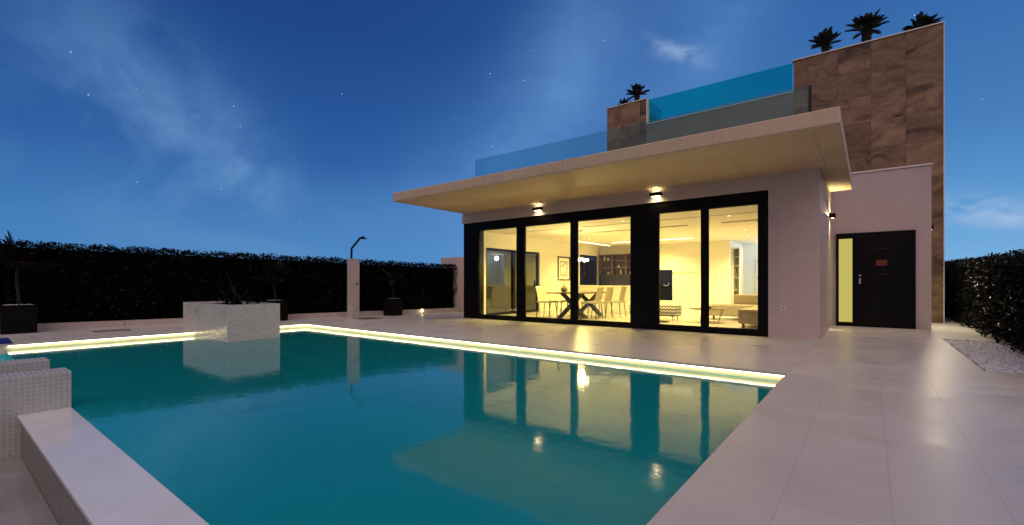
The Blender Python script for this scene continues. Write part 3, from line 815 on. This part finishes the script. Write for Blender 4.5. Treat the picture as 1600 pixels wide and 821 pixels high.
for x, lab in ((-6.74, 'black up and down wall lamp above the left dining room panes'), (-3.64, 'black up and down wall lamp above the thick black window column')):
    o = wall_lamp((x, FY, 2.935), 'y', (.24, .12, .085), lab)
    spot('lamp_light', (x, FY-.06, 2.972), (0, 0, 1), 16, 168, .8, LAMPC, .03, o)
    spot('lamp_light', (x, FY-.06, 2.888), (0, .15, -1), 16, 165, .8, LAMPC, .03, o)
o = wall_lamp((-.70, 12.28, 2.50), 'x', (.10, .11, .10), 'small black wall lamp on the side wall left of the front door', False)
o.children[0].data.materials[0] = M['black']
spot('lamp_light', (-.665, 12.28, 2.56), (-.0, -.15, 1), 45, 125, .9, LAMPC, .01, o)
spot('lamp_light', (-.645, 12.28, 2.44), (.05, 0, -1), 40, 120, .9, LAMPC, .02, o)
spot('lamp_light', (-.675, 12.20, 2.44), (-.04, 0, -1), 150, 18, .4, LAMPC, .008, o)
spot('lamp_light', (-.675, 12.21, 2.50), (-.03, -1, 0), 260, 10, .3, LAMPC, .008, o)
o = wall_lamp((1.06, 14.55, 2.33), 'x', (.10, .12, .10), 'small wall lamp at the right corner of the entrance, lighting the stone wall', False)
spot('lamp_light', (1.125, 14.52, 2.27), (.10, -.35, -1), 310, 165, .8, (1., .84, .56), .05, o)
spot('lamp_light', (1.125, 14.55, 2.39), (.05, .25, 1), 26, 130, .9, LAMPC, .03, o)
spot('lamp_light', (-11.95, 10.35, .16), (0, 0, 1), 5, 170, .5, LAMPC, .02, gl)

# ------------------------------------------------------------------ the furniture seen through the glass
FZ = .021
tb = thing('dining_table', (-6.8, 12.05, FZ), 'dark dining table with slanted crossing legs behind the glass', 'table')
B(-7.32, -6.28, 10.95, 13.15, .725, .757, bev=.006).build('tabletop', 'wood', tb)
for y in (11.55, 12.55):
    for s in (-1, 1):
        q = Vector((-6.8-s*.30, y-.22*s, FZ)); p = Vector((-6.8+s*.22, y+.18*s, .724)); m = MB(); wv = Vector((.02, .085, 0))
        k = Vector((.03, 0, 0))
        m.add([q-wv-k, q+wv-k, q+wv+k, q-wv+k, p-wv-k, p+wv-k, p+wv+k, p-wv+k], [(3, 2, 1, 0), (4, 5, 6, 7), (0, 1, 5, 4), (1, 2, 6, 5), (2, 3, 7, 6), (3, 0, 4, 7)])
        m.build('leg', 'tablemetal', tb)
def chair_proto(fabric):
    o = bpy.data.objects.new('dining_chair', None); COL.objects.link(o)
    B(-.23, .22, -.22, .22, .43, .49, bev=.02).build('seat', fabric, o)
    bm = bmesh.new(); bmesh.ops.create_grid(bm, x_segments=6, y_segments=8, size=.5)
    for v in bm.verts:
        yy, t = v.co.x*.42, v.co.y+.5
        v.co = Vector((.21+.09*t**1.3-.10*(yy/.21)**2*.3, yy*(1-.08*t), .47+.44*t))
    r = bmesh.ops.solidify(bm, geom=bm.faces[:], thickness=.035); bmesh.ops.recalc_face_normals(bm, faces=bm.faces[:])
    MB().bm(bm).build('backrest', fabric, o, smooth=True)
    for sx, sy in ((-1, -1), (-1, 1), (1, -1), (1, 1)):
        MB().tube([(sx*.19, sy*.18, .43), (sx*.235, sy*.215, 0)], [.014, .009], 8).build('leg', 'tablemetal', o)
    return o
ca, cb = chair_proto('cream'), chair_proto('taupe')
first = {0: True, 1: True}
spots = [(1, -6.10, 11.42, 0.03, 'taupe dining chair nearest the glass, back turned, at the table'),
         (1, -6.08, 12.00, -.04, 'taupe dining chair in the middle of the three with backs turned'),
         (1, -5.98, 12.68, .05, 'taupe dining chair farthest from the glass of the three with backs turned'),
         (0, -7.52, 11.30, PI+.05, 'cream dining chair nearest the glass on the left side of the table'),
         (0, -7.50, 11.95, PI-.04, 'cream dining chair in the middle of the left side of the table'),
         (0, -7.52, 12.62, PI+.02, 'cream dining chair farthest from the glass on the left side of the table')]
for k, x, y, a, lab in spots:
    p = (ca, cb)[k]
    c = p if first[k] else copy_tree(p); first[k] = False
    c.location = (x, y, FZ); c.rotation_euler = (0, 0, a)
    tag(c, lab, 'chair', 'dining chairs round the table')
va = thing('vase', (-7.08, 11.55, .757), 'round vase with thin branches standing on the dining table', 'vase')
MB().lathe([(.05, .758), (.095, .80), (.105, .85), (.08, .90), (.035, .935), (.042, .955)], -7.08, 11.55, 20).build('vase_body', 'vase', va, smooth=True)
m = MB()
for i in range(9):
    a = random.uniform(0, 2*PI); t = random.uniform(.05, .28); h = random.uniform(.2, .46)
    tip = (-7.08+t*math.cos(a), 11.55+t*math.sin(a), .95+h)
    m.tube([(-7.08, 11.55, .94), (-7.08+t*.4*math.cos(a), 11.55+t*.4*math.sin(a), .95+h*.6), tip], [.004, .003, .002], 4)
    for j in range(5): leaf_strip(m, (tip[0], tip[1], tip[2]-.04*j), random.uniform(0, 2*PI), R(random.uniform(-10, 60)), .07, .02, .5, 3)
m.build('branches', 'ceramic', va)
ch = thing('chandelier', (-6.8, 12.05, 1.62), 'glowing cluster chandelier hanging over the dining table', 'chandelier')
m = MB(); m.tube([(-6.8, 12.05, 1.8), (-6.8, 12.05, IC-.001)], .005, 6); m.lathe([(.06, IC-.03), (.06, IC-.002)], -6.8, 12.05, 16)
for i in range(8):
    a = i*PI/4; m.tube([(-6.8, 12.05, 1.8), (-6.8+.2*math.cos(a), 12.05+.2*math.sin(a), 1.74)], .005, 6)
m.build('fitting', 'steel', ch)
for i in range(8):
    a = i*PI/4; bm = bmesh.new(); bmesh.ops.create_icosphere(bm, subdivisions=2, radius=.035)
    bmesh.ops.translate(bm, vec=(-6.8+.2*math.cos(a), 12.05+.2*math.sin(a), 1.70+.02*(i % 2)), verts=bm.verts)
    MB().bm(bm).build('bulb', 'bulb', ch, smooth=True)
pc = thing('picture', (IX0, 15.05, 1.15), 'framed line drawing hanging on the left wall behind the table', 'picture')
m = MB()
for q in ((14.62, 14.66, 1.14, 2.04), (15.44, 15.48, 1.14, 2.04), (14.66, 15.44, 1.14, 1.18), (14.66, 15.44, 2.0, 2.04)): m.box(IX0+.001, IX0+.035, q[0], q[1], q[2], q[3])
m.build('picture_frame', 'black', pc)
B(IX0+.001, IX0+.012, 14.66, 15.44, 1.18, 2.0).build('print', 'art', pc)
ki = thing('kitchen_island', (-7, 14.4, FZ), 'plain white kitchen island behind the dining chairs', 'kitchen island')
B(-8.3, -5.45, 14.15, 14.85, FZ, .90).build('cabinet', 'intwall', ki); B(-8.32, -5.43, 14.12, 14.88, .902, .94, bev=.004).build('worktop', 'white', ki)
tv = thing('television', (-4.3, 11.6, FZ), 'black television on a slim pole stand, its cable hanging behind the screen', 'television')
B(-4.93, -3.93, 11.58, 11.63, .58, 1.36, bev=.006).build('screen', 'screen', tv)
m = MB(); m.tube([(-4.3, 11.66, FZ+.02), (-4.3, 11.66, 1.0)], .03, 12); m.lathe([(.26, FZ+.001), (.26, FZ+.018)], -4.3, 11.66, 24); m.build('stand', 'black', tv)
m = MB(); m.tube([(-4.14, 11.572, .98), (-4.09, 11.566, .95), (-4.03, 11.566, .96), (-4.00, 11.57, 1.02)], .006, 6)
m.build('cable', 'white', tv)
ot = thing('ottoman', (-4.7, 12.45, FZ), 'low bench ottoman with black and cream zigzag pattern on thin legs', 'ottoman')
B(-5.35, -4.03, 12.2, 12.7, .13, .42, bev=.05).build('cushion', 'zigzag', ot, smooth=False)
for x in (-5.2, -4.15):
    for y in (12.27, 12.63): MB().tube([(x, y, .14), (x+.02*(1 if x > -4.7 else -1), y, FZ)], [.016, .011], 8).build('leg', 'wood', ot)
ct = thing('coffee_table', (-3.3, 12.2, FZ), 'low dark coffee table with thin wire legs between ottoman and sofa', 'table')
MB().lathe([(.42, .36), (.43, .366), (.43, .374), (.42, .38)], -3.25, 12.2, 36).build('tabletop', 'wood', ct)
for i in range(3):
    a = i*2*PI/3+.4; c_, s_ = math.cos(a), math.sin(a)
    MB().tube([(-3.25+.36*c_-.10*s_, 12.2+.36*s_+.10*c_, .36), (-3.25+.26*c_, 12.2+.26*s_, FZ+.007), (-3.25+.36*c_+.10*s_, 12.2+.36*s_-.10*c_, .36)], .006, 6).build('leg', 'tablemetal', ct)
cu = thing('bowl', (-3.2, 12.15, .38), 'small pale bowl on the coffee table', 'bowl')
MB().lathe([(.05, .381), (.085, .44), (.09, .465), (.075, .455), (.03, .40)], -3.2, 12.15, 18).build('bowl_body', 'cushion', cu, smooth=True)
sf = thing('sofa', (-2.3, 13.3, FZ), 'beige corner sofa with a chaise and low back cushions', 'sofa')
B(-3.72, -1.05, 13.35, 14.30, .12, .43, bev=.05).build('seat', 'sofa', sf)
B(-2.32, -1.05, 11.1, 13.349, .12, .44, bev=.05).build('chaise', 'sofa', sf)
B(-3.05, -1.05, 14.05, 14.40, .42, .70, bev=.06).build('backrest', 'sofa', sf)
B(-1.04, -.96, 11.6, 14.4, .12, .72, bev=.03).build('armrest', 'sofa', sf)
B(-1.75, -1.32, 13.9, 14.06, .44, .90, bev=.05).build('cushion', 'cushion', sf)
for x, y in ((-3.6, 13.45), (-3.6, 14.2), (-2.22, 11.2), (-1.15, 11.2), (-1.15, 14.2), (-2.22, 13.45)): B(x-.025, x+.025, y-.025, y+.025, FZ, .119).build('leg', 'wood', sf)
# things on the kitchen shelves
shelf_items = [(-8.95, 1.99, 'tall pale jug on the top kitchen shelf, left end', .05, .20), (-8.78, 1.99, 'short pale jar beside the jug on the top kitchen shelf', .06, .13),
               (-8.30, 1.69, 'pale cup on the upper middle kitchen shelf, left of centre', .05, .11), (-7.65, 1.69, 'pale canister on the upper middle kitchen shelf, right end', .06, .14),
               (-8.75, 1.405, 'pale bowl on the black kitchen shelf board, left end', .07, .09), (-8.2, 1.405, 'narrow pale bottle on the black kitchen shelf board', .035, .22), (-7.75, 1.405, 'pale pot on the black kitchen shelf board, right end', .06, .12)]
for x, z, lab, r, h in shelf_items:
    tag(MB().lathe([(r*.7, z+.001), (r, z+h*.35), (r*.9, z+h*.7), (r*.45, z+h*.85), (r*.5, z+h)], x, 17.88, 14).build('jar', 'ceramic', origin=(x, 17.88, z), smooth=True), lab, 'jar', 'jars on the kitchen shelves')
tag(MB().lathe([(.045, .941), (.05, 1.0), (.05, 1.13), (.018, 1.2), (.018, 1.28)], -5.98, 14.4, 14).build('bottle', 'ceramic', origin=(-5.98, 14.4, .941), smooth=True), 'pale bottle standing on the kitchen island', 'bottle')

# interior lamps
ce_w = (1.0, .76, .20)
for i, (x, y) in enumerate(DL):
    zc = (IC+.012 if y < 11.4 else IC)-.03
    spot('downlight_lamp', (x, y, zc), (0, .15, -1), 520, 140, 1., ce_w if x < -3.5 else (1., .79, .30), .05, H)
L = bpy.data.lights.new('chandelier_lamp', 'POINT'); L.energy = 120; L.color = ce_w; L.shadow_soft_size = .12
o = bpy.data.objects.new('chandelier_lamp', L); COL.objects.link(o); o.parent = ch; o.location = (0, 0, -.06)
L = bpy.data.lights.new('hall_lamp', 'POINT'); L.energy = 38; L.color = (.85, .95, 1.); L.shadow_soft_size = .12
o = bpy.data.objects.new('hall_lamp', L); COL.objects.link(o); o.parent = H; o.location = Vector((-2.6, 19.2, 2.4))-wloc(H)

# ------------------------------------------------------------------ sky and light
W = bpy.data.worlds.new('World'); SC.world = W; W.use_nodes = True
T = NT(W.node_tree); T.n.clear()
YAW = R(38.0)
FWD = (-math.sin(YAW), math.cos(YAW), 0.); RGT = (math.cos(YAW), math.sin(YAW), 0.)
vec = T.new('ShaderNodeTexCoord').outputs['Generated']
nrm = T.vmath('NORMALIZE', vec)
fwd = T.vmath('DOT_PRODUCT', nrm, FWD); rgt = T.vmath('DOT_PRODUCT', nrm, RGT); up = T.sep(nrm)[2]
az = T.math('ARCTAN2', rgt, fwd); el = T.math('ARCSINE', up)
elc = T.math('MAXIMUM', el, 0.)
left = T.ramp(T.mapr(elc, 0., 1.0), [(0., srgb(72, 138, 196)), (.10, srgb(60, 122, 186)), (.24, srgb(38, 90, 160)), (.48, srgb(28, 68, 134)), (1., srgb(16, 44, 100))])
right = T.ramp(T.mapr(elc, 0., 1.0), [(0., srgb(128, 184, 226)), (.10, srgb(96, 158, 214)), (.25, srgb(68, 124, 186)), (.48, srgb(48, 98, 166)), (1., srgb(24, 60, 124))])
sky = T.mix(T.mapr(az, -.45, .75, 0., 1., True), left, right)
# thin clouds: stretched noise inside soft regions of the sky
cn = T.noise(T.vmath('ADD', T.comb(T.math('MULTIPLY', az, 2.0), T.math('MULTIPLY', el, 2.6), 0.), (4.2, 1.3, 0.)), 2.1, 8, .58, .5)
cf = T.noise(T.comb(T.math('MULTIPLY', az, 6.), T.math('MULTIPLY', el, 11.), 3.), 2.2, 7, .6, .6)
def blob(px, py, ln, wd, ang, amp):
    a = (px-800)/715.6; b = (444-py)/715.6
    a0 = math.atan(a); e0 = math.atan(b/math.sqrt(1+a*a))
    c, s = math.cos(R(ang)), math.sin(R(ang))
    dx = T.math('SUBTRACT', az, a0); dy = T.math('SUBTRACT', el, e0)
    u = T.math('DIVIDE', T.math('ADD', T.math('MULTIPLY', dx, c), T.math('MULTIPLY', dy, s)), ln)
    v = T.math('DIVIDE', T.math('SUBTRACT', T.math('MULTIPLY', dy, c), T.math('MULTIPLY', dx, s)), wd)
    r2 = T.math('ADD', T.math('MULTIPLY', u, u), T.math('MULTIPLY', v, v))
    return T.math('MULTIPLY', T.math('EXPONENT', T.math('MULTIPLY', r2, -1.)), amp)
def addm(*xs):
    r = xs[0]
    for x in xs[1:]: r = T.math('ADD', r, x)
    return r
big = addm(blob(290, 215, .26, .10, -42, 1.), blob(395, 290, .085, .05, -48, .75), blob(250, 350, .20, .09, -15, .45), blob(60, 250, .14, .10, -55, .25))
veil = addm(blob(860, 170, .30, .11, 58, .75), blob(1110, 60, .25, .10, 55, .55), blob(620, 330, .25, .1, 30, .3))
big = T.math('MULTIPLY', big, T.mapr(cn, .38, .58, .22, 1.)); veil = T.math('MULTIPLY', veil, T.mapr(cn, .3, .7, .45, 1.))
small = addm(blob(1070, 86, .050, .015, -16, 1.25), blob(1035, 70, .03, .008, -30, .6), blob(1525, 328, .06, .020, -8, 1.6), blob(1590, 345, .03, .012, 0, .9))
small = T.math('MULTIPLY', small, T.mapr(cf, .38, .64, .05, 1.))
sky = T.mix(T.math('MULTIPLY', big, .70, clamp=True), sky, srgb(98, 144, 196))
sky = T.mix(T.math('MULTIPLY', veil, .82, clamp=True), sky, srgb(108, 158, 218))
sky = T.mix(T.math('MULTIPLY', small, .55, clamp=True), sky, srgb(168, 192, 226))
# stars
vo = T.new('ShaderNodeTexVoronoi', feature='F1', distance='EUCLIDEAN'); T.put(vo.inputs['Vector'], nrm); vo.inputs['Scale'].default_value = 34.
sd_ = vo.outputs['Distance']; keep = T.math('GREATER_THAN', T.sep(vo.outputs['Color'])[0], .30)
st = T.math('MULTIPLY', T.math('MULTIPLY', T.mapr(sd_, .008, .048, 1., 0., True), keep), T.mapr(el, .05, .25, 0., 1.))
sky = T.mix(T.math('MULTIPLY', st, .85), sky, (.75, .85, 1.))
# afterglow behind the viewer, where the sun went down
gl_ = T.math('MULTIPLY', T.mapr(fwd, .10, -.85, 0., 1., True), T.mapr(el, -.05, 1.2, .8, 1.2))
sky = T.mix(T.mapr(fwd, .15, -.5, 0., .62, True), sky, (.02, .03, .05))
glow = T.mix(1., (.40, .235, .185), T.comb(gl_, gl_, gl_), 'MULTIPLY')
tot = T.mix(1., sky, glow, 'ADD')
ni = T.new('ShaderNodeTexSky', sky_type='NISHITA'); ni.sun_disc = False
SUN_EL = R(2.0); ni.sun_elevation = SUN_EL
sun_az_vec = (-FWD[0], -FWD[1])
ni.sun_rotation = math.atan2(sun_az_vec[0], sun_az_vec[1])
bg1 = T.new('ShaderNodeBackground'); T.l.new(tot, bg1.inputs[0]); bg1.inputs[1].default_value = 1.
bg2 = T.new('ShaderNodeBackground'); T.l.new(ni.outputs[0], bg2.inputs[0]); bg2.inputs[1].default_value = .004
ad = T.new('ShaderNodeAddShader'); T.l.new(bg1.outputs[0], ad.inputs[0]); T.l.new(bg2.outputs[0], ad.inputs[1])
wo = T.new('ShaderNodeOutputWorld'); T.l.new(ad.outputs[0], wo.inputs[0])
S = bpy.data.lights.new('afterglow_sun', 'SUN'); S.energy = 1.4; S.angle = R(70); S.color = (1., .80, .68)
so = bpy.data.objects.new('afterglow_sun', S); COL.objects.link(so)
so.rotation_euler = Vector((FWD[0], FWD[1], -1.75)).to_track_quat('-Z', 'Y').to_euler()

# ------------------------------------------------------------------ camera
cam = bpy.data.cameras.new('camera'); co = bpy.data.objects.new('camera', cam); COL.objects.link(co)
cam.sensor_width = 36.; cam.lens = 36.*715.6/1600; cam.shift_y = (444-410.5)/1600
cam.clip_start = .05; cam.clip_end = 2000
co.location = (0, 0, 1.0); co.rotation_euler = (R(90), 0, YAW)
SC.camera = co

SC.render.engine = 'CYCLES'
cy = SC.cycles
cy.use_denoising = True
try: cy.denoiser = 'OPENIMAGEDENOISE'
except Exception: pass
cy.max_bounces = 10; cy.diffuse_bounces = 5; cy.glossy_bounces = 5; cy.transmission_bounces = 6; cy.transparent_max_bounces = 16
cy.caustics_reflective = False; cy.caustics_refractive = False
cy.sample_clamp_indirect = 6.
SC.view_settings.view_transform = 'Standard'; SC.view_settings.look = 'None'
SC.view_settings.exposure = 0.; SC.view_settings.gamma = 1.; SC.view_settings.use_curve_mapping = False
